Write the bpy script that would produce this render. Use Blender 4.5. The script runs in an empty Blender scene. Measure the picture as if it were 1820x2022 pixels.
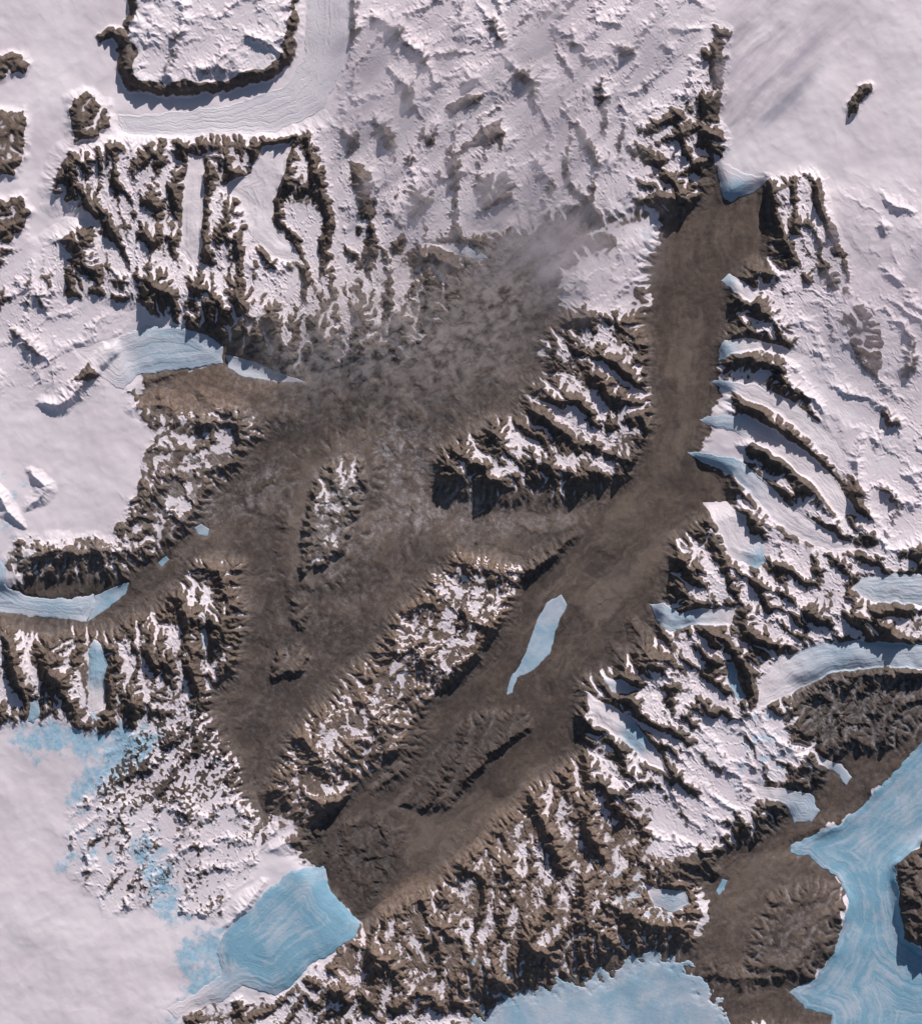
import bpy, numpy as np, math
from mathutils import Vector
F=np.float32
ST=1.6
xs=np.arange(-150,1971,ST,dtype=F); ys=np.arange(-150,2173,ST,dtype=F)
xs=xs[:len(xs)//2*2]; ys=ys[:len(ys)//2*2]
X,Y=np.meshgrid(xs,ys); NY,NX=X.shape
def P(s): return [tuple(float(v) for v in q.split(',')) for q in s.split()]
def tab(seed): return np.random.RandomState(seed).uniform(-1,1,(256,256)).astype(F)
def vn(x,y,seed):
    t=tab(seed)*F(np.pi); tc=np.cos(t)*F(1.45); ts=np.sin(t)*F(1.45)
    xi=np.floor(x); yi=np.floor(y); fx=(x-xi).astype(F); fy=(y-yi).astype(F)
    xi=xi.astype(np.int32)&255; yi=yi.astype(np.int32)&255; x2=(xi+1)&255; y2=(yi+1)&255
    u=fx*fx*fx*(fx*(fx*6-15)+10); v=fy*fy*fy*(fy*(fy*6-15)+10)
    a=tc[yi,xi]*fx+ts[yi,xi]*fy; b=tc[yi,x2]*(fx-1)+ts[yi,x2]*fy
    c=tc[y2,xi]*fx+ts[y2,xi]*(fy-1); d=tc[y2,x2]*(fx-1)+ts[y2,x2]*(fy-1)
    return (a+(b-a)*u)*(1-v)+(c+(d-c)*u)*v
def rot(x,y,a):
    c,s=math.cos(a),math.sin(a); return x*c+y*s,-x*s+y*c
def fbm(x,y,s,o,seed,g=.5):
    r=0;a=1;n=0;x,y=rot(x,y,.6)
    for i in range(o):
        r=r+a*vn(x/s+13.7*i,y/s+7.1*i,seed+i); n+=a; a*=g; s/=2.03; x,y=rot(x,y,.9)
    return r/n*1.6
def ridged(x,y,s,o,seed,g=.5):
    r=0;a=1;n=0;w=1
    for i in range(o):
        v=1-np.abs(vn(x/s+3.3*i,y/s+5.9*i,seed+i))*1.7; v=np.clip(v,0,1)**1.6
        r=r+a*v*w; w=np.clip(v*1.6,0,1); n+=a; a*=g; s/=2.05; x,y=rot(x,y,.35)
    return r/n
def erosion(x,y,dx,dy,seed):
    ta=(tab(seed)+1)*.25; tb=(tab(seed+99)+1)*.25
    ix=np.floor(x);iy=np.floor(y);fx=x-ix;fy=y-iy; ix=ix.astype(np.int32);iy=iy.astype(np.int32)
    v=0;wt=0;gx=0;gy=0
    for i in range(-2,2):
        for j in range(-2,2):
            a=(iy-j)&255;b=(ix-i)&255
            px=fx+i-ta[a,b];py=fy+j-tb[a,b]
            w=np.exp(-2*(px*px+py*py)); m=(px*dx+py*dy)*F(6.2832)
            s=np.sin(m); v=v+np.cos(m)*w; gx=gx-s*dx*w; gy=gy-s*dy*w; wt=wt+w
    return v/wt,gx/wt,gy/wt
def box(a,r,ax):
    a=np.moveaxis(a,ax,0); p=np.concatenate([np.repeat(a[:1],r+1,0),a,np.repeat(a[-1:],r,0)],0)
    c=np.cumsum(p.astype(np.float64),0); o=(c[2*r+1:]-c[:-2*r-1])/(2*r+1)
    return np.moveaxis(o,0,ax).astype(F)
def blur(a,px):
    r=max(1,int(round(px/ST/1.7)))
    for _ in range(2): a=box(box(a,r,0),r,1)
    return a
def ss(a,b,x):
    t=np.clip((x-a)/(b-a),0,1); return t*t*(3-2*t)
def sl(pts,m):
    px=[p[0] for p in pts];py=[p[1] for p in pts]
    i0=max(0,int((min(px)-m-X[0,0])/ST)); i1=min(NX,int((max(px)+m-X[0,0])/ST)+2)
    j0=max(0,int((min(py)-m-Y[0,0])/ST)); j1=min(NY,int((max(py)+m-Y[0,0])/ST)+2)
    return (slice(j0,j1),slice(i0,i1))
def segd(x,y,a,b):
    dx,dy=b[0]-a[0],b[1]-a[1]; L=dx*dx+dy*dy+1e-6
    t=np.clip(((x-a[0])*dx+(y-a[1])*dy)/L,0,1)
    return np.hypot(x-a[0]-t*dx,y-a[1]-t*dy),t
def sdf(pts,x,y):
    d=np.full(x.shape,1e6,F); ins=np.zeros(x.shape,bool); n=len(pts)
    for k in range(n):
        a,b=pts[k],pts[(k+1)%n]
        d=np.minimum(d,segd(x,y,a,b)[0])
        if a[1]!=b[1]:
            c=((a[1]>y)!=(b[1]>y))&(x<(b[0]-a[0])*(y-a[1])/(b[1]-a[1])+a[0]); ins^=c
    return np.where(ins,d,-d)
n1=fbm(X,Y,90,5,1);n2=fbm(X,Y,90,5,11);n3=fbm(X,Y,22,4,21);n4=fbm(X,Y,22,4,31)
WX=X+n1*20+n3*6; WY=Y+n2*20+n4*6
LX=X+n3*3.5+n1*3; LY=Y+n4*3.5+n2*3
Z0=lambda v=0.: np.full(X.shape,v,F)
snow=Z0(1.1); rough=Z0(.2); base=Z0(22); band=Z0(); dust=Z0(); tone=Z0(.4); light=Z0(.6); spk=Z0()
warm=Z0(); ice=Z0(); A=[Z0() for _ in range(4)]; A[2]+=1
lab=np.zeros(X.shape,np.int32)
NAMES=[("snowfield","smooth pinkish white snowfield around bare rocky mountains")]
def region(name,label,poly,sn,ro,he,ang,wa,fe=14,bn=0,du=0,li=.7):
    pts=P(poly); s=sl(pts,60); d=sdf(pts,WX[s],WY[s]); m=ss(-fe,fe,d)
    for arr,v in ((snow,sn),(rough,ro),(base,he),(warm,wa),(band,bn),(dust,du),(light,li)):
        arr[s]=arr[s]*(1-m)+v*m
    for i in range(4): A[i][s]=A[i][s]*(1-m)+(1.0 if i==ang else 0)*m
    if name:
        NAMES.append((name,label)); lab[s]=np.where(d>0,len(NAMES)-1,lab[s])
MR="mountain_range"
region(None,"","640,-60 1400,-60 1390,200 1280,260 1260,420 1060,420 900,420 740,480 650,400 640,240 690,120",.86,.78,24,3,.1,40)
region(None,"","690,240 900,220 1000,300 960,420 840,460 700,500 660,400",.72,.88,25,0,.2,40)
region(None,"","1060,160 1260,200 1280,420 1160,440 1080,420",.74,.82,25,0,.15,40)
region(None,"","1500,520 1660,560 1990,560 1990,1120 1720,1100 1560,960 1480,760",.85,.75,27,1,.1,40)
region(None,"","-150,500 100,560 280,620 250,700 240,780 -150,800",.92,.6,24,3,.1,40)
region(None,"","-150,470 60,480 100,560 60,640 -150,640",.7,.8,25,3,.2,30)
region(None,"","1620,360 1990,360 1990,560 1700,560",.95,.46,24,1,.1,40)
region(None,"","240,690 1100,420 1270,430 1290,860 1150,1200 1280,1640 1370,1800 1400,1960 960,1960 700,1900 600,1700 520,1600 430,1440 250,1400 -60,1300 -60,1180 360,1040 300,820",.2,.5,15,2,.3,20)
region(MR,"brown cliff-edged range with snowy hanging valleys between dark ridges","105,350 140,305 240,285 520,270 640,245 650,400 670,520 730,560 780,640 760,700 660,720 560,700 440,660 280,610 90,570 90,480 190,450",.5,.97,28,0,.3)
region(MR,"small rocky peaks half buried by snow under thin cloud","650,500 700,470 900,430 980,480 930,560 880,640 740,680 660,640",.42,.9,22,0,.3,25)
region(MR,"snow streaked rocky spurs above a wide brown valley","1100,600 1180,560 1255,640 1290,700 1288,860 1245,945 1100,960 870,948 835,910 900,835 1010,805 1060,690",.38,.97,23,1,.25)
region(MR,"long range cut by many small glaciers flowing into the valley","1430,545 1520,530 1560,620 1570,760 1640,860 1700,960 1720,1090 1560,1080 1440,950 1480,880 1430,800 1430,680",.58,.92,28,1,.1)
region(None,"","1570,680 1640,720 1730,860 1700,930 1640,900 1590,800",.95,.5,28,1,.1,22)
region(MR,"dark rock ribs beside a snowfield on a steep slope","1510,340 1625,350 1660,480 1680,580 1600,570 1520,520",.5,.92,26,0,.1)
region(MR,"ribbed rocky ridge with snowy side spurs fading into wind blown snow","1400,40 1435,60 1426,330 1390,420 1290,450 1250,340 1258,250 1320,195 1372,180",.4,.95,20,1,.15,14)
region(MR,"rugged snowy range with blue glaciers and dark shaded cliffs","1150,1360 1220,1310 1300,1130 1400,990 1480,1000 1570,1080 1720,1090 1820,1090 1990,1100 1990,1300 1820,1330 1700,1400 1640,1460 1610,1540 1540,1600 1400,1690 1310,1700 1260,1620 1180,1560 1140,1460",.52,.98,29,1,.15)
region(None,"","1380,1420 1540,1400 1580,1480 1520,1560 1400,1660 1310,1670 1290,1620 1330,1540",.78,.78,24,1,.1,20)
region(MR,"reddish brown banded mountains dusted with snow between two valleys","890,1080 1010,1110 1000,1220 930,1310 850,1370 810,1480 700,1570 620,1660 530,1560 580,1440 700,1350 760,1230 860,1130",.15,.72,25,3,1.,14,1.6)
region(None,"","890,1080 1010,1110 1000,1220 930,1310 850,1340 800,1280 800,1180 860,1130",.34,.74,25,3,.8,20,1.5)
region(MR,"jagged brown mountains with narrow snow filled gullies","-150,1225 80,1240 230,1240 380,1115 490,1120 470,1300 420,1400 300,1430 250,1460 130,1420 -150,1440",.36,.93,26,0,.35,14,.3)
region(MR,"brown terraced slopes streaked with wind blown snow","250,780 300,735 420,735 540,790 560,860 500,880 440,960 370,1060 240,1130 60,1150 10,1110 40,1065 230,1070 260,950 310,870",.19,.66,21,2,.45,14,1.,.35)
region(MR,"brown mountain range with short rocky spurs and snow patches","600,1920 720,1835 850,1750 960,1665 1060,1555 1145,1480 1190,1560 1270,1620 1310,1700 1380,1740 1370,1850 1200,1900 1040,1960 960,1990 850,2022 560,2022",.19,.92,24,0,.9,14,.6)
region(MR,"broken snowy foothills scattered with dark rocks and blue ice","130,1600 200,1520 250,1450 430,1400 520,1560 560,1640 510,1700 440,1820 330,1800 200,1800 130,1700",.72,.68,20,3,.2)
region(None,"","240,1480 300,1420 420,1400 490,1470 520,1560 440,1560 380,1590 250,1590 160,1590",.3,.7,20,3,.1,20,0,0,.15)
region(MR,"brown rocky hills at the edge of a blue ice sheet","360,2000 400,1975 500,1975 580,1940 640,1960 880,2010 960,1960 1010,2060 930,2180 350,2180",.36,.85,16,2,.45)
region(MR,"dark bare mountain slopes above a blue ice shelf","1560,1345 1700,1325 1820,1335 1990,1330 1990,1400 1820,1465 1700,1590 1560,1670 1480,1690 1400,1690 1540,1600 1600,1500 1570,1420",.06,.8,16,3,.0,14,0,.35,.0)
V="valley_floor"
region(V,"smooth dark brown ice-free valley floor with faint gullies","1400,300 1412,310 1430,395 1518,350 1515,535 1430,550 1445,640 1420,700 1412,790 1400,850 1375,910 1440,945 1450,985 1390,1000 1330,1100 1250,1150 1150,1190 1090,1110 1160,1030 1250,950 1285,850 1290,750 1265,690 1290,600 1265,540 1300,470 1300,440 1370,400",0,.3,0,3,.2,10,0,0,.0)
region(V,"dark brown dry valley floor around a frozen lake","1160,1030 1250,1130 1330,1090 1290,1250 1220,1310 1140,1350 1145,1470 1060,1550 960,1660 830,1760 720,1840 680,1780 640,1700 590,1660 700,1560 800,1480 850,1370 940,1310 1000,1210 1010,1140 1110,1080",0,.36,1,3,.1,10,0,0,.0)
region(V,"wide brown gravel plain with thin streaks of snow","620,850 720,835 930,820 1000,815 870,885 845,950 900,985 1100,990 1240,950 1160,1030 1110,1080 1000,1110 900,1080 870,1130 800,1190 740,1290 640,1370 580,1440 530,1560 520,1640 470,1520 420,1400 470,1300 490,1200 480,1110 380,1115 320,1180 230,1245 90,1240 -20,1215 -20,1150 240,1150 370,1060 440,960 500,880 540,830",0,.38,2,2,.12,12,0,.12,.0)
region(V,"brown valley floor veiled by thin broken cloud","440,700 560,735 700,745 820,690 900,590 950,510 1060,445 1150,480 1090,540 1100,600 1060,740 1030,820 850,860 620,860 520,820 440,770",0,.46,3,2,.15,40,0,.2,.2)
region(V,"bare brown lowland beside a blue ice shelf","1660,1500 1820,1440 1820,1470 1700,1590 1590,1660 1672,1760 1660,1860 1600,1940 1650,2000 1640,2030 1440,2030 1385,1950 1370,1880 1400,1800 1370,1720 1540,1620",0,.36,3,3,.3,10,0,.08,.0)
region(None,"","300,740 440,735 530,770 540,810 440,800 330,830 255,800",.05,.35,12,2,.9,14,0,.1)
region(None,"","590,1690 690,1610 790,1610 800,1700 760,1780 710,1810 650,1750",0,.62,2,2,0,24,0,0,0)
region(None,"","1160,520 1240,462 1290,450 1300,480 1290,510 1262,560 1240,600 1180,610 1110,600 1100,540",.95,.6,16,3,.1,22)
for q,v in (("740,850 860,840 850,960 980,1000 1150,1015 1000,1050 820,1060 700,1060 760,930",.9),("640,870 740,850 720,900 600,960 570,1060 560,960",.35),("600,1080 640,930 700,900 720,960 680,1080",.85),("620,1060 760,1040 700,1140 640,1170",.55),("280,960 440,960 560,880 560,980 400,1060 300,1080",.55),("1500,1830 1600,1760 1650,1820 1590,1900 1490,1900",.3),("560,700 760,620 840,640 760,740 640,760",.6),("620,1180 740,1150 700,1290 600,1350",.25)):
    pts=P(q); s=sl(pts,50); dust[s]=np.maximum(dust[s],v*ss(-30,30,sdf(pts,WX[s],WY[s])))
for q,v in (("720,840 1000,815 860,900 860,970 1150,1000 1170,1030 1000,1060 780,1070 700,1080 740,960",.85),("570,1010 590,910 650,860 720,850 740,930 700,1060 620,1150 570,1130",.9),("1150,1180 1240,1110 1330,1060 1350,1090 1260,1150 1180,1230",.85),("520,1180 640,1180 680,1250 600,1400 500,1450",.0),("640,1680 800,1650 800,1780 680,1790",.0),("840,1400 1020,1330 1140,1340 1130,1480 1000,1560 900,1600 800,1580",.05),("740,1830 870,1740 1000,1630 1080,1550 1040,1560 900,1690 760,1770 700,1850",1.),("1420,560 1290,560 1290,800 1400,820",.15),("1330,620 1380,620 1370,860 1300,980 1180,1080 1200,1040 1290,940 1330,800",.75),("1000,1250 1060,1160 1010,1340 960,1400",.0),("240,1190 380,1120 480,1110 420,1090 300,1110",.3),("780,1620 950,1550 1010,1600 840,1720",.75),("1420,1700 1560,1680 1640,1730 1500,1760 1440,1880",.7),("1560,1400 1820,1360 1820,1460 1600,1660 1450,1690",.0)):
    pts=P(q); s=sl(pts,60); m=ss(-18,18,sdf(pts,WX[s],WY[s])); tone[s]=tone[s]*(1-m)+v*m
for q,v in (("740,1830 870,1740 1000,1630 1080,1550 1050,1550 900,1690 760,1770",1.),("860,880 830,910 845,950 880,975 920,985 870,930",.5)):
    pts=P(q); s=sl(pts,60); warm[s]=np.maximum(warm[s],v*ss(-14,14,sdf(pts,WX[s],WY[s])))
for q,v in (("140,1600 250,1480 300,1420 420,1400 500,1480 540,1600 540,1680 440,1700 380,1620 250,1600",1.),("180,1600 420,1560 520,1700 440,1820 300,1800 200,1720",.9),("620,1900 900,1960 880,2030 600,2030",.4),("590,1140 600,1000 640,900 730,900 720,1020 640,1150",.6)):
    pts=P(q); s=sl(pts,60); spk[s]=np.maximum(spk[s],v*ss(-25,25,sdf(pts,WX[s],WY[s])))
def plateau(name,label,poly,H,e,sn,ro,wa,li=.4,rm=0):
    pts=P(poly); s=sl(pts,60); d=sdf(pts,LX[s]+n3[s]*4,LY[s]+n4[s]*4); m=ss(-3,3,d)
    pl[s]=np.maximum(pl[s],H*ss(-e*.5,e*.5,d)*(1+.12*n1[s]))
    if not name: return
    for arr,v in ((snow,sn),(rough,ro),(warm,wa),(light,li)):
        arr[s]=arr[s]*(1-m)+v*m
    rimfield[s]=np.maximum(rimfield[s],rm*ss(-e,-2,d)*(1-ss(0,e*.45,d)))
    NAMES.append((name,label)); lab[s]=np.where(d>-4,len(NAMES)-1,lab[s])
pl=Z0(); rimfield=Z0()
plateau("mesa","flat snow covered mesa with dark sheer rock cliffs","198,75 225,58 240,88 242,140 252,170 330,186 400,180 470,170 540,150 576,120 580,50 588,-60 250,-60 265,20 250,60",26,18,.1,.6,.2,.4,1)
region(None,"","247,-60 264,30 262,90 270,130 280,158 335,171 400,164 470,154 530,136 564,108 573,40 580,-60",.92,.65,22,2,.1,4)
plateau("mountain","dark three-sided rock peak standing in snow","142,198 172,186 212,215 222,248 195,272 150,282 140,240",18,40,.12,.7,.3)
plateau("mountain","low brown rock hill rising from smooth snow","-20,112 40,106 58,122 50,140 20,146 -20,170",12,24,.1,.6,.4)
plateau("mountain","brown rocky bluff at the snowfield edge","-30,215 45,222 55,250 48,310 30,345 -30,350",14,26,.15,.6,.5)
plateau("mountain","brown rocky hill dusted with snow","-30,395 50,393 62,420 45,460 20,478 -30,470",14,30,.3,.7,.4)
plateau(None,"","545,1130 560,1000 590,900 660,848 745,858 755,960 725,1080 650,1170 570,1170",6,36,0,0,0)
plateau(None,"","835,880 900,830 1000,825 1000,960 1100,975 1080,1000 900,990 850,960",5,34,0,0,0)
plateau("mountain","tapering rocky inselberg with snow dusted top and shaded edge","588,1137 596,1040 610,975 638,920 690,898 722,910 724,960 702,1035 678,1088 640,1120",18,16,.13,.6,.05,.5)
plateau("hill","small dark rounded hill on the brown plain","578,1180 600,1178 612,1205 604,1245 585,1245 575,1215",7,18,.05,.5,.1)
plateau("hill","low brown hill with a steep shaded edge","535,1345 545,1290 590,1275 612,1300 600,1325 565,1340",9,16,.1,.6,.3)
plateau("hill","long raised brown bench with steep gullied edges","790,1590 850,1500 900,1440 960,1405 1040,1400 1045,1440 970,1490 930,1545 880,1600",8,18,.0,.5,.1,.1)
plateau("hill","broad brown peninsula hill dusted with snow","1490,1830 1530,1770 1600,1740 1655,1755 1662,1810 1640,1880 1595,1925 1480,1915 1480,1870",14,30,.02,.5,.2,.1)
plateau("mountain","dark rock outcrop with a curved crest in snow","1675,205 1695,170 1715,165 1718,180 1700,195 1690,225 1672,235",12,18,.0,.8,.2)
plateau("mountain","angular brown rock ridge poking out of snow","905,310 915,285 950,262 996,230 990,300 965,285 930,292",15,20,.08,.8,.4)
plateau("mountain","brown rock knob with a snowy summit","945,350 1000,338 1020,365 1000,395 960,415 945,385",15,28,.25,.8,.4)
plateau("mountain","slender dark rock ridge in snow","697,318 725,330 742,370 738,430 715,425 695,370",15,24,.15,.8,.4)
plateau("mountain","small bare rock hill in snow","880,215 915,190 958,183 950,200 900,225",11,14,.05,.8,.4)
plateau("mountain","long narrow nunatak beside a glacier","232,678 205,685 180,712 150,740 145,755 190,745 215,715 235,690",14,16,.2,.8,.4)
plateau("mountain","steep dark island mountain beside the ice shelf","1765,1712 1830,1655 1990,1640 1990,1880 1820,1872 1785,1850 1775,1790",18,20,.03,.7,.1,.1)
plateau("mountain","brown rock spur ending at blue ice","1330,1690 1400,1680 1420,1720 1370,1745 1320,1730",12,20,.1,.7,.3)
plateau("mountain","broad nearly bare rock mountain in snow","1655,625 1700,600 1735,640 1745,700 1730,745 1690,700",10,40,.25,.7,.3)
RF=Z0()
RL="""24 36|110,400 112,360 145,318 240,296 330,292 430,294 530,284 630,250
22 24|140,330 152,395 205,440 245,470
20 22|232,320 240,420 262,490
20 24|300,340 305,440 290,510
18 20|342,325 350,430
24 14|409,310 413,400 408,490 428,525
20 24|470,310 452,380 440,440 485,520 545,590
24 14|588,265 575,340 548,400 548,440 590,472
24 14|622,250 628,340 642,420 655,510
22 28|100,470 150,465 200,525 262,560
26 32|300,510 330,560 290,620
26 32|385,560 430,590 510,590 560,640
22 28|470,500 520,560
18 22|600,520 640,600 650,700
18 22|680,570 720,640 730,710
16 20|770,540 780,620 800,680
16 20|850,520 850,600
14 14|588,-20 582,50 580,110
16 16|350,-20 365,30 345,90 330,150
14 16|455,100 490,78 540,85 572,70
12 14|390,150 430,120 455,100
24 18|745,225 775,290
24 15|815,320 825,400 815,430
24 14|720,30 780,60 830,100 860,160
20 10|850,110 930,105
24 13|770,140 810,190 825,230
20 10|905,165 945,150
20 10|860,230 850,300
20 10|900,310 898,370
20 13|940,10 980,60 990,90
20 12|700,-20 705,60 690,130
20 13|660,250 700,270 690,300
20 15|735,440 740,480 715,520
20 15|790,460 780,500
22 20|800,520 860,500 905,540
20 12|1190,150 1195,270
20 13|1140,240 1165,300 1185,330
20 12|1210,80 1250,110
20 12|1180,340 1160,400 1190,440
20 12|1040,300 1090,360 1080,400
20 12|1000,120 1050,160 1060,210
20 12|1100,100 1130,160
24 18|1414,60 1404,130 1396,200 1400,280 1385,370 1340,420
20 14|1400,140 1370,165 1345,215
20 13|1398,190 1350,215 1300,245
20 13|1400,235 1350,265 1290,285
20 13|1400,275 1345,305 1275,320
20 13|1395,315 1340,345 1275,360
20 13|1390,355 1340,385 1285,400
18 12|1405,100 1375,125
20 12|1520,350 1530,420 1560,500 1600,560
20 11|1560,360 1570,440 1590,500
22 13|1610,350 1630,420 1640,480
22 13|1620,520 1650,570
14 11|1735,380 1770,405 1800,420
16 12|1735,430 1745,470
26 20|1430,555 1490,545 1545,545
22 17|1480,600 1510,620 1545,660
24 17|1450,690 1500,710 1550,740
24 15|1450,795 1500,815 1560,855 1610,910
24 16|1460,875 1520,895 1570,940 1640,1010
24 17|1450,950 1500,1000 1545,1040
24 20|1440,960 1470,1010 1520,1040
22 16|1700,860 1690,940 1690,990 1710,1015
20 15|1500,735 1560,760 1620,810
18 14|1740,960 1770,1000 1745,1040
20 13|1700,1040 1740,1070
20 16|1780,640 1800,720 1790,760
20 14|1740,800 1780,860
16 12|1740,530 1780,560
20 16|1740,1080 1800,1090 1900,1080
22 26|1330,1070 1370,1130 1340,1170
24 22|1480,1120 1500,1180 1480,1230 1540,1290
24 22|1350,1210 1400,1250 1410,1330
26 22|1250,1230 1280,1290 1330,1370
24 20|1210,1280 1260,1380 1340,1450
24 20|1430,1250 1480,1330 1490,1370
26 20|1560,1220 1620,1200 1700,1215 1820,1285 1900,1300
18 15|1560,1180 1540,1080
22 16|1720,1210 1820,1200
26 26|1560,1400 1640,1345 1720,1340 1820,1325
18 20|1600,1400 1560,1470 1600,1500
24 15|1160,1380 1230,1440 1310,1520 1380,1560
24 18|1150,1490 1200,1560 1260,1640
24 19|1210,1460 1250,1540
22 18|1010,1150 1060,1110 1140,1060
20 28|1000,1160 985,1220 930,1290 870,1350
20 28|890,1110 960,1120 1000,1150
18 28|800,1200 870,1180 940,1230 980,1240
18 32|740,1290 830,1290 900,1330
20 26|840,1380 830,1450 790,1520 750,1560
18 28|710,1380 760,1430 800,1440
18 28|600,1450 640,1500 720,1460
18 26|600,1560 640,1600 700,1560
24 24|20,1260 40,1330 80,1400
24 22|100,1260 110,1330 150,1400
22 24|220,1280 240,1370 300,1400
24 24|350,1170 380,1220 360,1300 400,1370
24 22|440,1130 440,1220 430,1290
22 24|300,1240 310,1300 380,1330
22 26|60,1110 110,1080 160,1100 240,1085
18 24|250,1040 300,970 360,900
20 26|255,800 320,800 380,830 450,840
18 22|400,780 470,830 480,870
22 14|60,930 90,960 60,1000
20 13|-20,940 20,1000 50,1040
22 14|75,795 110,800 160,760 200,700
20 18|80,560 90,620
16 14|20,640 60,690 100,710
12 20|880,935 950,935 1020,940
22 24|970,830 985,890 960,930
14 24|1050,925 1120,925 1190,945
22 22|1080,740 1140,800 1180,880
22 22|1130,700 1190,770 1240,800
22 22|1180,680 1230,720 1260,760
20 22|1050,800 1100,860 1120,900
18 20|1150,610 1170,680
12 30|735,1830 870,1742 1000,1632 1080,1552
22 22|990,1640 1010,1700 980,1780 1000,1850
22 22|1050,1600 1100,1660 1160,1760
22 22|1120,1540 1160,1620 1190,1690
22 24|870,1730 890,1800 850,1860
22 24|920,1700 960,1780 940,1830
22 24|1060,1720 1090,1800 1050,1850 1100,1900
20 22|1150,1700 1160,1800 1130,1840
22 24|700,1870 760,1900 800,1950
20 22|820,1830 860,1880 880,1960
20 20|1190,1570 1230,1580 1280,1640
20 20|1190,1780 1280,1820 1340,1830
18 16|970,1900 980,1930 1010,1940
18 20|630,1940 700,1970 760,2000
18 15|520,1740 490,1790 450,1830
14 20|160,1590 230,1540 330,1500
14 18|300,1480 400,1430
16 16|540,1680 590,1660 640,1640
14 18|330,1600 420,1620
12 12|930,1420 900,1480 860,1560 830,1590
12 12|1040,1430 960,1490 900,1570
14 30|1420,1900 1400,1950
16 22|1440,1935 1500,1925 1600,1930"""
for ln in RL.split('\n'):
    a,b=ln.split('|'); H,W=[float(v) for v in a.split()]; pts=P(b); W*=1.65; s=sl(pts,W+40)
    x=X[s]+n1[s]*12+n3[s]*3; y=Y[s]+n2[s]*12+n4[s]*3; best=np.zeros(x.shape,F); n=len(pts)-1
    for k in range(n):
        d,t=segd(x,y,pts[k],pts[k+1]); tt=(k+t)/n
        tap=.45+.55*np.sin(np.pi*np.clip(tt,.0,1))
        best=np.maximum(best,H*tap*np.clip(1-d/(W*tap),0,1)**1.1)
    RF[s]=np.maximum(RF[s],best)
BOD=[]
def body(name,label,cat,poly,dome,blue,ang,fl,sn=None):
    BOD.append((name,label,cat,P(poly),dome,blue,ang,fl,sn))
g="glacier";l="frozen_lake"
body("ice_shelf","vast smooth pale blue ice shelf with curving flow lines","ice shelf","1990,1380 1820,1462 1760,1530 1700,1592 1650,1632 1600,1650 1558,1668 1560,1685 1592,1690 1620,1715 1655,1735 1674,1775 1668,1815 1645,1880 1612,1930 1585,1945 1558,1958 1590,1990 1640,2005 1645,2190 1990,2190 1990,1875 1820,1875 1785,1852 1775,1790 1763,1712 1785,1695 1830,1650 1990,1620",3,.95,75,.8)
body(g,"broad pale blue ice tongue with a steep lobed snout","glacier","430,1880 445,1840 490,1800 530,1755 575,1716 640,1710 655,1765 712,1822 700,1850 650,1885 610,1905 575,1945 540,1965 480,1945 440,1975 350,2010 330,1990 400,1950 440,1920",4,1.0,50,.7,(650,1790,190,330))
body("ice_sheet","pale blue ice sheet mottled with patches of snow","ice sheet","945,2005 1000,1965 1080,1945 1180,1925 1290,1885 1345,1895 1400,1950 1440,2010 1430,2190 930,2190",2,.74,10,.2)
body(g,"pale grey blue glacier tongue entering a brown valley","glacier","150,690 230,668 290,645 350,643 410,660 440,685 438,718 380,728 310,733 270,745 245,770 215,760 180,720",4,.55,5,1.3,(430,700,130,230))
body(l,"narrow lilac blue frozen lake below a glacier snout","frozen lake","446,700 500,713 560,738 605,756 545,756 480,742 450,725",.5,.4,0,.2)
body(l,"long pale blue frozen lake on a dark valley floor","frozen lake","1080,1190 1110,1175 1118,1195 1095,1250 1085,1290 1055,1322 1020,1340 1012,1368 1000,1373 1010,1335 1030,1310 1045,1270 1060,1225",.5,.75,0,.1)
body(g,"curved pale glacier winding around a dark ridge","glacier","-150,1060 0,1095 14,1120 12,1150 40,1172 80,1182 150,1180 188,1173 190,1200 172,1228 100,1220 0,1210 -150,1200",3,.65,5,1.2)
body(l,"blue frozen lake at the end of a glacier","frozen lake","188,1176 230,1157 256,1150 250,1172 205,1208 174,1228 186,1200",.5,.8,0,.1)
body(l,"small round blue frozen pond on a brown plain","frozen lake","384,1043 398,1034 415,1046 408,1060 392,1057",.5,.65,0,.1)
body(l,"tiny bright blue frozen pond beside bare rock","frozen lake","1414,1760 1425,1735 1436,1738 1430,1758 1418,1768",.5,.9,0,.1)
body(l,"tiny blue ponds strung along a dark plain","frozen lake","312,1112 330,1098 335,1104 320,1120",.5,.8,0,.1)
body(g,"glacier snout ending in cracked blue ice","glacier","1408,300 1425,318 1470,340 1500,348 1525,345 1500,372 1470,385 1440,402 1425,385",2,.8,60,1,(1450,400,25,70))
body(g,"short pale blue glacier tongue reaching a brown valley","glacier","1403,754 1440,750 1490,757 1560,790 1620,840 1670,900 1650,920 1600,870 1540,820 1480,787 1425,768",2.5,.6,20,1,(1403,754,20,70))
body(g,"long white glacier ending in a blue tongue above a brown valley","glacier","1382,826 1420,822 1470,822 1530,850 1590,890 1650,950 1690,1015 1655,1020 1600,955 1540,905 1490,876 1440,850 1400,842",2.5,.65,30,1,(1382,826,50,110))
body(g,"slender blue glacier curving down into a valley","glacier","1355,895 1400,895 1450,905 1505,945 1550,990 1620,1040 1690,1080 1650,1090 1590,1070 1530,1035 1490,988 1440,935 1385,915",2.5,.7,35,1,(1355,895,60,220))
body(g,"small blue glacier snout between rocky spurs","glacier","1420,690 1430,672 1470,666 1530,680 1580,700 1570,715 1500,692 1450,700 1418,715",2.5,.6,0,1,(1420,700,20,60))
body(g,"small blue ice apron below a cliff","glacier","1420,550 1440,542 1470,560 1500,585 1480,600 1445,575",3,.5,40,1,(1425,550,10,40))
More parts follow.
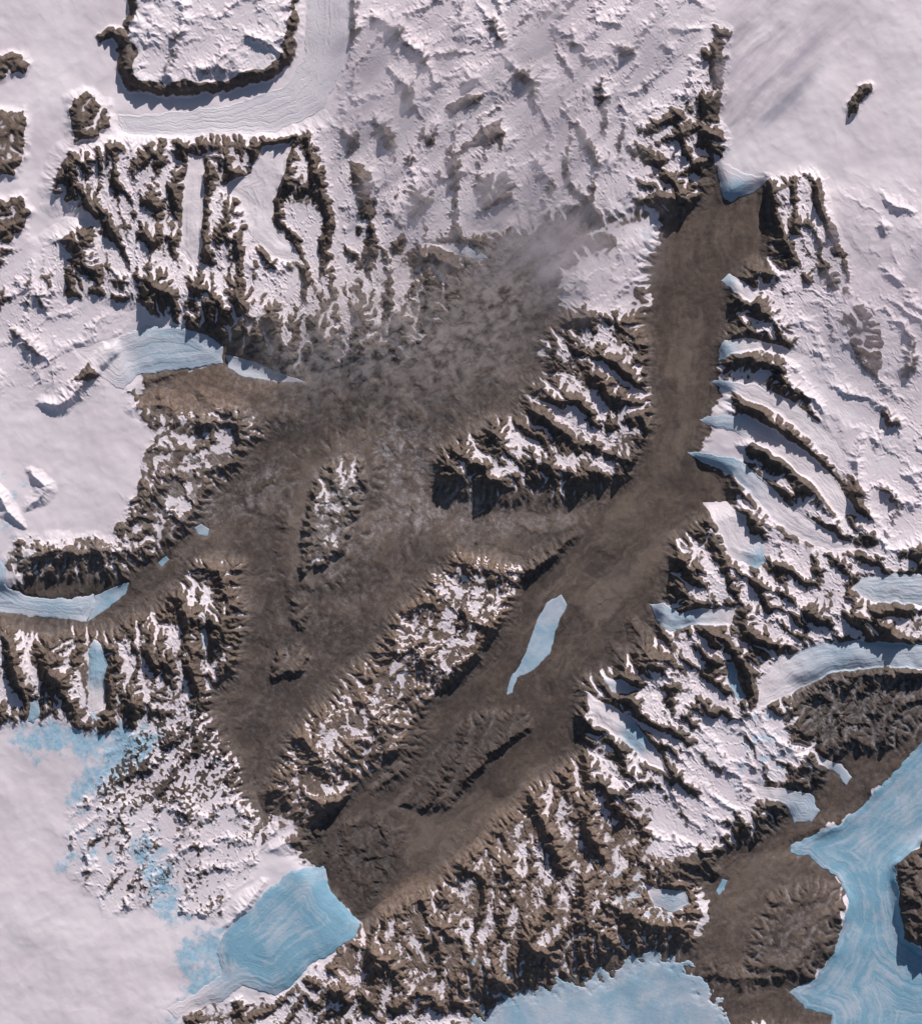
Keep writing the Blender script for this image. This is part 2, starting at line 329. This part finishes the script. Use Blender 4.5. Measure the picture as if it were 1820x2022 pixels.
body(g,"smooth white glacier with rounded blue snout","glacier","1385,990 1430,990 1470,1020 1480,1060 1508,1080 1512,1110 1490,1120 1440,1100 1420,1050",4,.7,50,1,(1505,1108,10,60))
body(g,"blue glacier lobe spreading below snowy cirque","glacier","1283,1190 1310,1188 1340,1210 1390,1200 1450,1200 1440,1235 1380,1232 1320,1246 1295,1225",4,.75,5,1,(1300,1215,40,150))
body(g,"wide glacier trunk with grey blue melt bands","glacier","1990,1130 1820,1135 1700,1140 1680,1160 1720,1188 1820,1195 1990,1200",3,.5,0,1.3)
body(g,"long curving white and blue glacier between dark ranges","glacier","1990,1285 1820,1270 1700,1265 1600,1275 1540,1300 1500,1350 1490,1400 1560,1370 1640,1330 1740,1318 1820,1320 1990,1318",3,.6,0,1.3,(1800,1300,150,300))
body(g,"small blue valley glacier between steep spurs","glacier","1430,1310 1445,1310 1455,1345 1470,1380 1455,1385 1440,1355",3,.8,70,1)
body(g,"narrow white glacier with blue lower edge","glacier","1150,1362 1190,1385 1240,1410 1270,1450 1300,1490 1320,1530 1280,1510 1230,1460 1180,1430",4,.7,45,1,(1260,1450,10,60))
body(g,"small white glacier on a shaded slope","glacier","1188,1338 1225,1342 1260,1360 1240,1372 1205,1362",3,.35,20,1)
body(g,"thin glacier tongue ending on dark rock","glacier","1600,1480 1630,1500 1660,1510 1680,1535 1668,1552 1655,1530 1615,1508",3,.6,45,1,(1672,1545,10,80))
body(g,"broad grey blue glacier snout on bare ground","glacier","1480,1550 1540,1555 1600,1570 1618,1600 1600,1625 1565,1622 1550,1585 1490,1575",3,.6,30,1,(1605,1610,30,110))
body(g,"small blue glacier at the foot of snowy hills","glacier","1270,1745 1300,1755 1350,1760 1360,1785 1330,1800 1290,1785",3,.6,30,.8,(1355,1780,30,90))
body(g,"narrow hanging glacier tongue with blue ice","glacier","178,1275 190,1262 202,1270 212,1310 205,1355 210,1400 180,1410 175,1340",4,.75,80,1,(190,1310,20,70))
body(g,"small blue hanging glacier in a rocky gully","glacier","60,1385 75,1380 80,1410 70,1430 58,1425",3,.8,80,1)
body(g,"small hanging glacier on a dark ridge","glacier","398,1245 408,1240 412,1275 400,1280",3,.5,80,1)
body(g,"straight white glacier between two dark walls","glacier","370,305 402,310 404,400 400,490 385,530 362,500 362,400",2,.0,85,1)
body(g,"wide smooth white glacier filling a mountain valley","glacier","520,290 575,285 565,340 540,400 540,450 575,480 600,520 540,510 500,470 480,400 430,370 495,340",2,.0,70,1)
body(g,"tapering blue grey glacier fading under cloud","glacier","850,480 900,482 940,490 968,508 950,516 900,505",2,.6,10,1,(965,508,20,90))
body(g,"wide smooth glacier with fine crevasse lines beside cliffs","glacier","610,-60 690,-60 690,100 640,215 600,238 540,262 420,268 300,270 240,262 232,228 340,222 450,210 560,170 600,120",1.2,.12,10,1.5)
flat=Z0(); SD=[]; low=Z0(1.)
for b in BOD:
    s=sl(b[3],24 if b[0]!="ice_sheet" else 70)
    wf=1.0 if b[0]!=l else .55; wl=1.
    if b[0]=="ice_sheet": wf=3.2; wl=2.2
    d=sdf(b[3],X[s]+(n3[s]*4*wl+n1[s]*3)*wf,Y[s]+(n4[s]*4*wl+n2[s]*3)*wf); SD.append((s,d)); flat[s]=np.maximum(flat[s],ss(-10,4,d))
    if b[0] in("ice_shelf",l,"ice_sheet"): m=ss(-60 if b[0]=="ice_sheet" else -8,14,d); base[s]=base[s]*(1-m)+(-1)*m
    if b[0]=="ice_sheet": low[s]=1-.75*ss(-60,0,d)
for q,v in (("20,1440 120,1420 300,1425 330,1470 290,1530 180,1570 150,1610 130,1560 180,1500 60,1490",.74),("230,1630 310,1630 350,1730 390,1810 330,1840 280,1740",.72),("340,1850 450,1830 480,1940 400,1990 320,2022 360,1950",.7),("110,1670 150,1670 150,1720 110,1720",.65),("120,1560 200,1600 240,1700 160,1720",.52),("1200,1720 1350,1740 1340,1830 1200,1830",.55),("960,1900 1060,1880 1100,1940 1000,1960",.55),("0,900 60,960 40,1080 0,1060",.42),("1640,560 1700,560 1690,610 1640,620",.36),("1410,300 1440,310 1500,350 1440,390",.55),("1260,450 1305,455 1295,510 1270,500",.5),("470,1540 520,1540 510,1590 470,1570",.7),("900,1870 960,1870 960,1950 910,1960",.55),("540,1930 600,1930 600,1970 540,1970",.6),("60,1380 90,1380 90,1450 60,1450",.6),("170,1400 230,1380 230,1440 170,1450",.6),("1100,1880 1180,1860 1200,1920 1120,1930",.5),("1440,1400 1560,1400 1560,1560 1440,1560",.42)):
    pts=P(q); s=sl(pts,50); ice[s]=np.maximum(ice[s],v*ss(-35,30,sdf(pts,WX[s],WY[s])))
base=blur(base,16)+n1*4*np.clip(rough,.2,1)+fbm(X,Y,260,3,77)*5
o0=ridged(*rot(WX*1.0,WY*.42,0.06),60,3,201,.45)
r1x,r1y=rot(WX,WY,math.radians(42)); o1=ridged(r1x*.4,r1y,56,3,221,.45)
o2=ridged(WX,WY,68,3,241,.45)
r3x,r3y=rot(WX,WY,math.radians(-48)); o3=ridged(r3x*.5,r3y,58,3,261,.45)
ori=A[0]*o0+A[1]*o1+A[2]*o2+A[3]*o3
fr=(1-flat*.93)*low
rg2=np.clip(rough+ss(3,18,RF)*.2*(rough>.1),0,1.1)
H=base+RF*.72*fr+blur(pl,4)+ori*27*rg2**2.2*fr
H=H*.6+blur(H,2)*.4
gy,gx=np.gradient(H,ST)
def unit(a,b,k):
    m=np.hypot(a,b)+1e-4; f=np.clip(m*k,0,1.1)/m; return a*f,b*f
h=0;hx=0;hy=0;a=1.0;cell=26.
slope=np.hypot(gx,gy)
for o in range(3):
    dx,dy=unit(-(gy+hy*.9),gx+hx*.9,2.8)
    v,ex,ey=erosion(X/cell,Y/cell,dx,dy,300+o)
    k=a*2.8
    h=h+v*k; hx=hx+ex*k*6.28/cell*.5; hy=hy+ey*k*6.28/cell*.5
    a*=.45; cell*=.52
ersc=np.clip(.05+slope*1.5,0,1.0)*np.clip(rg2*1.25,.1,1.2)*fr
H=H+h*ersc+fbm(X,Y,12,3,401)*.3*ss(.25,.9,rg2)*fr + fbm(X,Y,70,3,405)*1.5*fr
def droplets(h2,ND,BT,STEPS,cf,seed):
    hy2,hx2=h2.shape; vis=np.zeros(h2.size); rs=np.random.RandomState(seed); hf=h2.ravel().astype(np.float64)
    for bt in range(BT):
        px=rs.uniform(2,hx2-3,ND); py=rs.uniform(2,hy2-3,ND); dx=np.zeros(ND);dy=np.zeros(ND); sp=np.ones(ND); se=np.zeros(ND); wa_=1.
        for st in range(STEPS):
            ix=px.astype(np.int64); iy=py.astype(np.int64); u=px-ix; v=py-iy; k=iy*hx2+ix
            a=hf[k];b=hf[k+1];c=hf[k+hx2];d=hf[k+hx2+1]
            ggx=(b-a)*(1-v)+(d-c)*v; ggy=(c-a)*(1-u)+(d-b)*u; z=(a*(1-u)+b*u)*(1-v)+(c*(1-u)+d*u)*v
            dx=dx*.25-ggx; dy=dy*.25-ggy; L=np.hypot(dx,dy)+1e-6
            nx_=np.clip(px+dx/L,1,hx2-3); ny_=np.clip(py+dy/L,1,hy2-3); dxn=dx/L; dyn=dy/L
            dx=dxn*np.minimum(L,1);dy=dyn*np.minimum(L,1)
            jx=nx_.astype(np.int64); jy=ny_.astype(np.int64); p=nx_-jx;q=ny_-jy;m=jy*hx2+jx
            z2=(hf[m]*(1-p)+hf[m+1]*p)*(1-q)+(hf[m+hx2]*(1-p)+hf[m+hx2+1]*p)*q
            dh=z2-z
            cap=np.maximum(-dh,.004)*sp*wa_*cf
            dep=np.where(dh>0,np.minimum(dh,se),np.where(se>cap,(se-cap)*.25,-np.minimum((cap-se)*.12,np.maximum(-dh,0)*.3)))
            se=se-dep
            w4=np.concatenate([dep*(1-u)*(1-v),dep*u*(1-v),dep*(1-u)*v,dep*u*v]); k4=np.concatenate([k,k+1,k+hx2,k+hx2+1])
            hf+=np.bincount(k4,w4,minlength=hf.size)
            if st>3: vis+=np.bincount(k,minlength=hf.size)
            sp=np.sqrt(np.clip(sp*sp*.95-dh*2.,.05,9)); wa_*=.975
            px=nx_;py=ny_
    return hf.reshape(hy2,hx2),vis.reshape(hy2,hx2)
h2=H.reshape(NY//2,2,NX//2,2).mean((1,3)).astype(F)/(2*ST)
he,vis=droplets(h2,60000,18,30,.95,5)
dl2=(he-h2).astype(F)*(2*ST)
def up(a):
    r=np.repeat(np.repeat(a,2,0),2,1).astype(F); return box(box(r,1,0),1,1)
dl2=np.clip(dl2*.8+box(box(dl2,1,0),1,1)*.2,-7,5)
vm=ss(.3,.6,rg2+ss(.1,.3,slope)*.25)     # hill slopes only, flat floors stay smooth
em=np.clip(.1+rg2,0,1)*(1-flat)*.9*(.25+.75*vm)
H=H+up(dl2)*em
vis=up(np.log1p(vis).astype(F)); vis=np.clip(vis-blur(vis,14),-2,2.5)*(.35+.65*vm)
hfine,vf=droplets(H/ST,200000,7,14,.9,9)
df=np.clip((hfine-H/ST)*ST,-2.5,2).astype(F); df=df*.5+box(box(df,1,0),1,1)*.5
H=H+df*em*.85
vf=np.log1p(vf).astype(F); vf=box(box(vf,1,0),1,1); vf=np.clip(vf-blur(vf,8),-1.5,1.5)*(.2+.8*vm)
H=np.maximum(H*.95,-6)
edge=np.minimum(np.minimum(X-xs[0],xs[-1]-X),np.minimum(Y-ys[0],ys[-1]-Y)); eb=ss(0,70,edge); H=H*eb+15*(1-eb)
gy,gx=np.gradient(H,ST); slope=np.hypot(gx,gy)
Hb=blur(H,8); by,bx=np.gradient(Hb,ST); slb=np.hypot(bx,by)
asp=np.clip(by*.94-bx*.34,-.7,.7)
curv=np.clip(Hb-H,-3,4); c2=np.clip(blur(H,34)-H,-12,12)
bp_=np.sin((H+n1*7+n3*1.0)*1.1)
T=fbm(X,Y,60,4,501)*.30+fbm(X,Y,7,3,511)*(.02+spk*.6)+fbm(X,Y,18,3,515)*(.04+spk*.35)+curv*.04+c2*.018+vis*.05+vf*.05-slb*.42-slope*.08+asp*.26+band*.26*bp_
mix_=(snow>.08)&(snow<.99)&(flat<.2)
q=np.quantile(T[mix_][::7],np.linspace(0,1,201)); R=np.interp(T,q,np.linspace(0,1,201)).astype(F)
S=.5+(R-(1-snow))*1.35
S=np.where(snow>=1.0,np.maximum(S,.5+(snow-.9)*3),S)-rimfield*.8
S=np.where(snow<.12,np.clip(curv*.07+vis*.04+vf*.04,-.1,.33)*1.0+snow*.5,S)
S=np.clip(S,0,1)
d2=ridged(r3x*.25,r3y,13,4,561,.6); dn=fbm(X,Y,34,6,555,.75); dv=ridged(X+n3*7,Y+n4*7,22,4,557,.6)
dust=np.clip(dust*(.22+dn*.5+ss(.55,.85,d2)*.4+ss(.55,.85,dv)*.6+vis*.2+vf*.2)*(1+n1*.6)+(np.clip(curv,0,2)*.07+np.clip(vis,0,2)*.06+np.clip(vf,0,2)*.05)*(snow<.3),0,1)
east=ss(1180,1240,X)*(1-ss(920,980,Y))
fl1=fbm(X+n1*14,Y*.11,13,5,575,.65); fl2=fbm(r3x*.11,r3y,13,5,571,.65)
tone=np.clip(tone+fbm(r3x*.35,r3y,70,4,579)*.34+(fl1*east+fl2*(1-east))*.4+n1*.15+vis*.06,0,1)
ice=ice+fbm(X,Y,30,6,531,.75)*.6*(ice>.03)-np.clip(slope-.35,0,1)*.7
warm=np.clip(warm+fbm(X,Y,70,4,541)*.25+band*.28*bp_,0,1)
K=F(.01)
def wx(x): return (x-910)*K
def wy(y): return -(y-1011)*K
nrm=np.stack([-gx,gy,np.ones_like(gx)],-1); nrm/=np.linalg.norm(nrm,axis=-1,keepdims=True)
col=bpy.context.scene.collection
def grid_mesh(name,mask,s,Z,attrs,nr,mat):
    Xs=X[s].ravel();Ys=Y[s].ravel(); nxx=X[s].shape[1]
    jj,ii=np.nonzero(mask)
    v00=jj*nxx+ii; q=np.stack([v00,v00+nxx,v00+nxx+1,v00+1],1)
    u,inv=np.unique(q.ravel(),return_inverse=True)
    me=bpy.data.meshes.new(name); nf=len(q)
    co=np.stack([wx(Xs[u]),wy(Ys[u]),Z.ravel()[u]*K],1).astype(F)
    me.vertices.add(len(u)); me.vertices.foreach_set('co',co.ravel())
    me.loops.add(nf*4); me.loops.foreach_set('vertex_index',inv.astype(np.int32).ravel())
    me.polygons.add(nf); me.polygons.foreach_set('loop_start',np.arange(0,nf*4,4,dtype=np.int32))
    me.polygons.foreach_set('use_smooth',np.ones(nf,bool))
    for k,a in attrs.items():
        at=me.attributes.new(k,'FLOAT','POINT'); at.data.foreach_set('value',np.ascontiguousarray(a.ravel()[u],dtype=F))
    me.update(calc_edges=True)
    if nr is not None: me.normals_split_custom_set_from_vertices(nr.reshape(-1,3)[u])
    me.materials.append(mat); ob=bpy.data.objects.new(name,me); col.objects.link(ob); return ob
def mk(name):
    m=bpy.data.materials.new(name); m.use_nodes=True; t=m.node_tree; t.nodes.clear(); return m,t
class N:
    def __init__(s,t): s.t=t
    def n(s,ty,ins=None,**kw):
        nd=s.t.nodes.new(ty)
        for k,v in kw.items(): setattr(nd,k,v)
        for k,v in (ins or {}).items():
            if isinstance(v,bpy.types.NodeSocket): s.t.links.new(v,nd.inputs[k])
            else: nd.inputs[k].default_value=v
        return nd
    def at(s,nm): return s.n('ShaderNodeAttribute',attribute_name=nm).outputs['Fac']
    def m(s,op,a,b): return s.n('ShaderNodeMath',{0:a,1:b},operation=op).outputs[0]
    def mr(s,v,a,b,c=0.,d=1.): return s.n('ShaderNodeMapRange',{0:v,1:a,2:b,3:c,4:d},interpolation_type='SMOOTHSTEP').outputs[0]
    def mix(s,f,a,b,bl='MIX'):
        nd=s.t.nodes.new('ShaderNodeMix'); nd.data_type='RGBA'; nd.blend_type=bl
        for i,v in ((0,f),(6,a),(7,b)):
            if isinstance(v,bpy.types.NodeSocket): s.t.links.new(v,nd.inputs[i])
            else: nd.inputs[i].default_value=v
        return nd.outputs[2]
    def noise(s,vec,sc,det=6,ro=.6,dist=0.):
        return s.n('ShaderNodeTexNoise',{'Vector':vec,'Scale':sc,'Detail':det,'Roughness':ro,'Distortion':dist}).outputs['Fac']
def C(*a): return (*a,1.)
def terrain_mat():
    m,t=mk("rock_and_snow"); g=N(t); pos=g.n('ShaderNodeNewGeometry').outputs['Position']
    nf=g.noise(pos,11,8,.72); nc=g.noise(pos,.8,6,.55); nb=g.noise(pos,30,6,.7)
    s=g.m('ADD',g.at('snow'),g.m('MULTIPLY',g.m('SUBTRACT',nf,.5),.3))
    sf=g.mr(s,.35,.65)
    r=g.mix(g.mr(nf,.35,.65),C(.064,.051,.046),C(.080,.064,.057))
    r=g.mix(g.mr(g.at('tone'),.2,1.,0.,1.),r,C(.155,.121,.103))
    r=g.mix(g.at('light'),r,g.mix(g.mr(nf,.35,.65),C(.115,.092,.079),C(.185,.150,.130)))
    wm=g.mix(g.mr(nf,.35,.65),C(.140,.098,.076),C(.235,.172,.138))
    r=g.mix(g.at('warm'),r,wm)
    r=g.mix(g.mr(nb,.62,.75,0.,.3),r,C(.22,.19,.18))
    r=g.mix(g.m('MULTIPLY',g.at('dust'),g.mr(nf,.38,.6,.25,1.)),r,C(.48,.44,.45))
    sn=g.mix(g.mr(nc,.35,.65),C(.71,.63,.67),C(.79,.715,.75))
    ic=g.mix(g.mr(nf,.35,.65),C(.24,.43,.58),C(.44,.58,.68))
    iff=g.mr(g.m('ADD',g.at('ice'),g.m('MULTIPLY',g.m('SUBTRACT',nf,.5),.7)),.32,.8)
    sn=g.mix(iff,sn,ic)
    c=g.mix(sf,r,sn)
    bh=g.m('ADD',g.m('MULTIPLY',nf,.5),g.m('MULTIPLY',nb,.3))
    st=g.m('ADD',g.m('MULTIPLY',sf,-.36),.42)
    bp=g.n('ShaderNodeBump',{'Strength':st,'Distance':.035,'Height':bh})
    b=g.n('ShaderNodeBsdfPrincipled',{'Base Color':c,'Roughness':.85,'Normal':bp.outputs[0]}); b.inputs['Specular IOR Level'].default_value=.1
    g.n('ShaderNodeOutputMaterial',{0:b.outputs[0]}); return m
def ice_mat(ang,fl):
    m,t=mk("glacier_ice"); g=N(t); pos=g.n('ShaderNodeNewGeometry').outputs['Position']
    st=g.at('flow'); n2=g.noise(pos,1.3,8,.66,.4); n3=g.noise(pos,16,7,.7); n4=g.noise(pos,3.2,9,.74,.3)
    f=g.m('ADD',g.m('MULTIPLY',st,fl*.3),g.m('MULTIPLY',n2,1-fl*.3))
    bl=g.m('MULTIPLY',g.at('blue'),g.mr(f,.34,.68,1.2,.62))
    bl=g.m('MULTIPLY',bl,g.mr(n4,.54,.72,1.,.5 if fl<.3 else .8))
    c=g.mix(g.n('ShaderNodeClamp',{0:bl}).outputs[0],C(.74,.67,.705),C(.20,.375,.495))
    c=g.mix(g.mr(n3,.55,.8,0.,.2*fl+.1),c,C(.52,.53,.56),'MIX')
    bp=g.n('ShaderNodeBump',{'Strength':.45,'Distance':.04,'Height':g.m('ADD',g.m('MULTIPLY',st,fl*.6),g.m('MULTIPLY',n3,.4))})
    b=g.n('ShaderNodeBsdfPrincipled',{'Base Color':c,'Roughness':.6,'Normal':bp.outputs[0]}); b.inputs['Specular IOR Level'].default_value=.2
    g.n('ShaderNodeOutputMaterial',{0:b.outputs[0]}); return m
TM=terrain_mat()
fl_=lab[:-1,:-1]; ALL=(slice(0,NY),slice(0,NX))
for i,(nm,lb) in enumerate(NAMES):
    mk_=fl_==i
    if mk_.sum()<10: continue
    ob=grid_mesh(nm,mk_,ALL,H,{'snow':S,'warm':warm,'ice':ice,'dust':dust,'tone':tone,'light':light},nrm,TM)
    ob["label"]=lb; ob["category"]=nm.replace('_',' '); ob["kind"]="structure"
for bi,(b,(s,D)) in enumerate(zip(BOD,SD)):
    dome=b[4]; w=14. if dome>1 else 3.
    fd=np.ones_like(D)
    if b[8]: fd=1-ss(b[8][2],b[8][3],np.hypot(X[s]-b[8][0],Y[s]-b[8][1])+n1[s]*12)
    sc_=8. if b[0]!=g else 5.5
    fw=np.clip(.5+.5*fbm((D+n1[s]*3)/sc_,n2[s]*.4+.004*Y[s],1.,4,800+bi*5,.6),0,1)
    Z=H[s]+np.where(D>0,.3+(.2+dome*(.15+.85*fd))*np.sqrt(np.clip(D/w/1.6,0,1)),D*1.2)
    k=D>-3; mk_=k[:-1,:-1]|k[1:,:-1]|k[:-1,1:]|k[1:,1:]
    ob=grid_mesh(b[0],mk_,s,Z,{'blue':b[5]*fd,'flow':fw},None,ice_mat(b[6],b[7]))
    ob["label"]=b[1]; ob["category"]=b[2]
    if b[0] in(l,"ice_shelf","ice_sheet"): ob["kind"]="structure"
a0,a1,b0,b1=wx(xs[0]),wx(xs[-1]),wy(ys[-1]),wy(ys[0]); Z=.15; R=400
v=[(-R,-R,Z),(R,-R,Z),(R,R,Z),(-R,R,Z),(a0,b0,Z),(a1,b0,Z),(a1,b1,Z),(a0,b1,Z)]
me=bpy.data.meshes.new("ground"); me.from_pydata(v,[],[(0,1,5,4),(1,2,6,5),(2,3,7,6),(3,0,4,7)])
at=me.attributes.new('snow','FLOAT','POINT'); at.data.foreach_set('value',[1.]*8)
me.materials.append(TM); ob=bpy.data.objects.new("ground",me); col.objects.link(ob); ob["kind"]="structure"; ob["label"]="endless flat snow covered ground around the mountains"; ob["category"]="ground"
def cloud(label,poly,z,fe,dens,sc,lo,hi,colr,seed,ang=0,an=1.,ro=.62):
    m,t=mk("thin_cloud"); g=N(t); pos=g.n('ShaderNodeNewGeometry').outputs['Position']
    mp=g.n('ShaderNodeMapping',{'Vector':pos,'Rotation':(0,0,math.radians(ang))}).outputs[0]
    mp=g.n('ShaderNodeMapping',{'Vector':mp,'Scale':(an,1,1),'Location':(seed,seed*2,0)}).outputs[0]
    n=g.noise(mp,sc,8,ro,.3); a=g.m('MULTIPLY',g.mr(n,lo,hi),g.m('MULTIPLY',g.at('edge'),dens))
    d=g.n('ShaderNodeBsdfDiffuse',{'Color':C(*colr)}); tr=g.n('ShaderNodeBsdfTransparent')
    mx=g.n('ShaderNodeMixShader',{0:a,1:tr.outputs[0],2:d.outputs[0]}); g.n('ShaderNodeOutputMaterial',{0:mx.outputs[0]})
    pts=P(poly); gx_=np.arange(-150,1971,12,dtype=F); gy_=np.arange(-150,2173,12,dtype=F); CX,CY=np.meshgrid(gx_,gy_)
    c1=fbm(CX,CY,120,4,seed+600)*32; c2=fbm(CX,CY,120,4,seed+650)*32
    d_=sdf(pts,CX+c1,CY+c2); e=ss(-fe*.1,fe,d_); k=e>0
    mk_=k[:-1,:-1]|k[1:,:-1]|k[:-1,1:]|k[1:,1:]; n_=CX.shape[1]
    jj,ii=np.nonzero(mk_); q=np.stack([jj*n_+ii,(jj+1)*n_+ii,(jj+1)*n_+ii+1,jj*n_+ii+1],1); u,inv=np.unique(q.ravel(),return_inverse=True)
    zz=(z+fbm(CX,CY,90,3,seed+700)*5)*K
    me=bpy.data.meshes.new("cloud"); me.from_pydata(np.stack([wx(CX).ravel()[u],wy(CY).ravel()[u],zz.ravel()[u]],1).tolist(),[],inv.reshape(-1,4).tolist())
    me.attributes.new('edge','FLOAT','POINT').data.foreach_set('value',e.ravel()[u].astype(F))
    me.polygons.foreach_set('use_smooth',[True]*len(me.polygons)); me.materials.append(m)
    ob=bpy.data.objects.new("cloud",me); col.objects.link(ob); ob["label"]=label; ob["category"]="cloud"
cloud("large thin veil of grey white cloud over snow","620,-60 1500,-60 1450,60 1380,160 1300,300 1230,440 1120,580 1000,600 880,560 780,480 660,420 620,250",74,120,.6,1.9,.34,.68,(.46,.42,.47),1,-42,.25)
cloud("diagonal streaky veil of lilac cloud over snow","1430,-60 1820,-60 1660,60 1520,190 1440,290 1400,200",80,50,.65,2.,.36,.66,(.41,.37,.43),5,-42,.18)
cloud("broken brownish cloud puffs drifting over a valley","440,640 600,500 860,430 1000,340 1200,360 1210,520 1140,660 1080,800 860,860 700,840 560,870 460,760",70,170,.62,6.5,.3,.68,(.37,.325,.32),9,-20,.8,.6)
cloud("soft white cloud bank above snowy spurs","980,460 1120,380 1330,380 1310,560 1200,650 1050,660",76,110,.55,1.8,.3,.68,(.50,.45,.49),13,-40,.5)
cloud("faint lilac haze above a snowfield","1600,400 1820,380 1980,420 1980,760 1700,780 1580,620",72,60,.38,1.2,.35,.65,(.38,.34,.41),17,-30,.5)
el=math.radians(31); az=math.radians(20)
sd=Vector((math.sin(az)*math.cos(el),math.cos(az)*math.cos(el),math.sin(el)))
L=bpy.data.lights.new("sun",'SUN'); L.energy=4.25; L.angle=math.radians(.5); L.color=(1,.945,.91)
lo=bpy.data.objects.new("sun",L); lo.rotation_euler=(-sd).to_track_quat('-Z','Y').to_euler(); lo.location=(0,0,50); col.objects.link(lo)
sc=bpy.context.scene; w=bpy.data.worlds.new("World"); sc.world=w; w.use_nodes=True; t=w.node_tree
sk=t.nodes.new('ShaderNodeTexSky'); sk.sky_type='NISHITA'; sk.sun_disc=False; sk.sun_elevation=el; sk.sun_rotation=az
bg=t.nodes['Background']; t.links.new(sk.outputs[0],bg.inputs[0]); bg.inputs[1].default_value=.06
cam=bpy.data.cameras.new("camera"); co=bpy.data.objects.new("camera",cam); col.objects.link(co); sc.camera=co
co.location=(0,0,200); cam.sensor_fit='VERTICAL'; cam.sensor_height=24; cam.lens=24*200/20.22; cam.clip_end=2000; cam.clip_start=1
sc.view_settings.view_transform='Standard'; sc.view_settings.look='None'; sc.view_settings.exposure=0
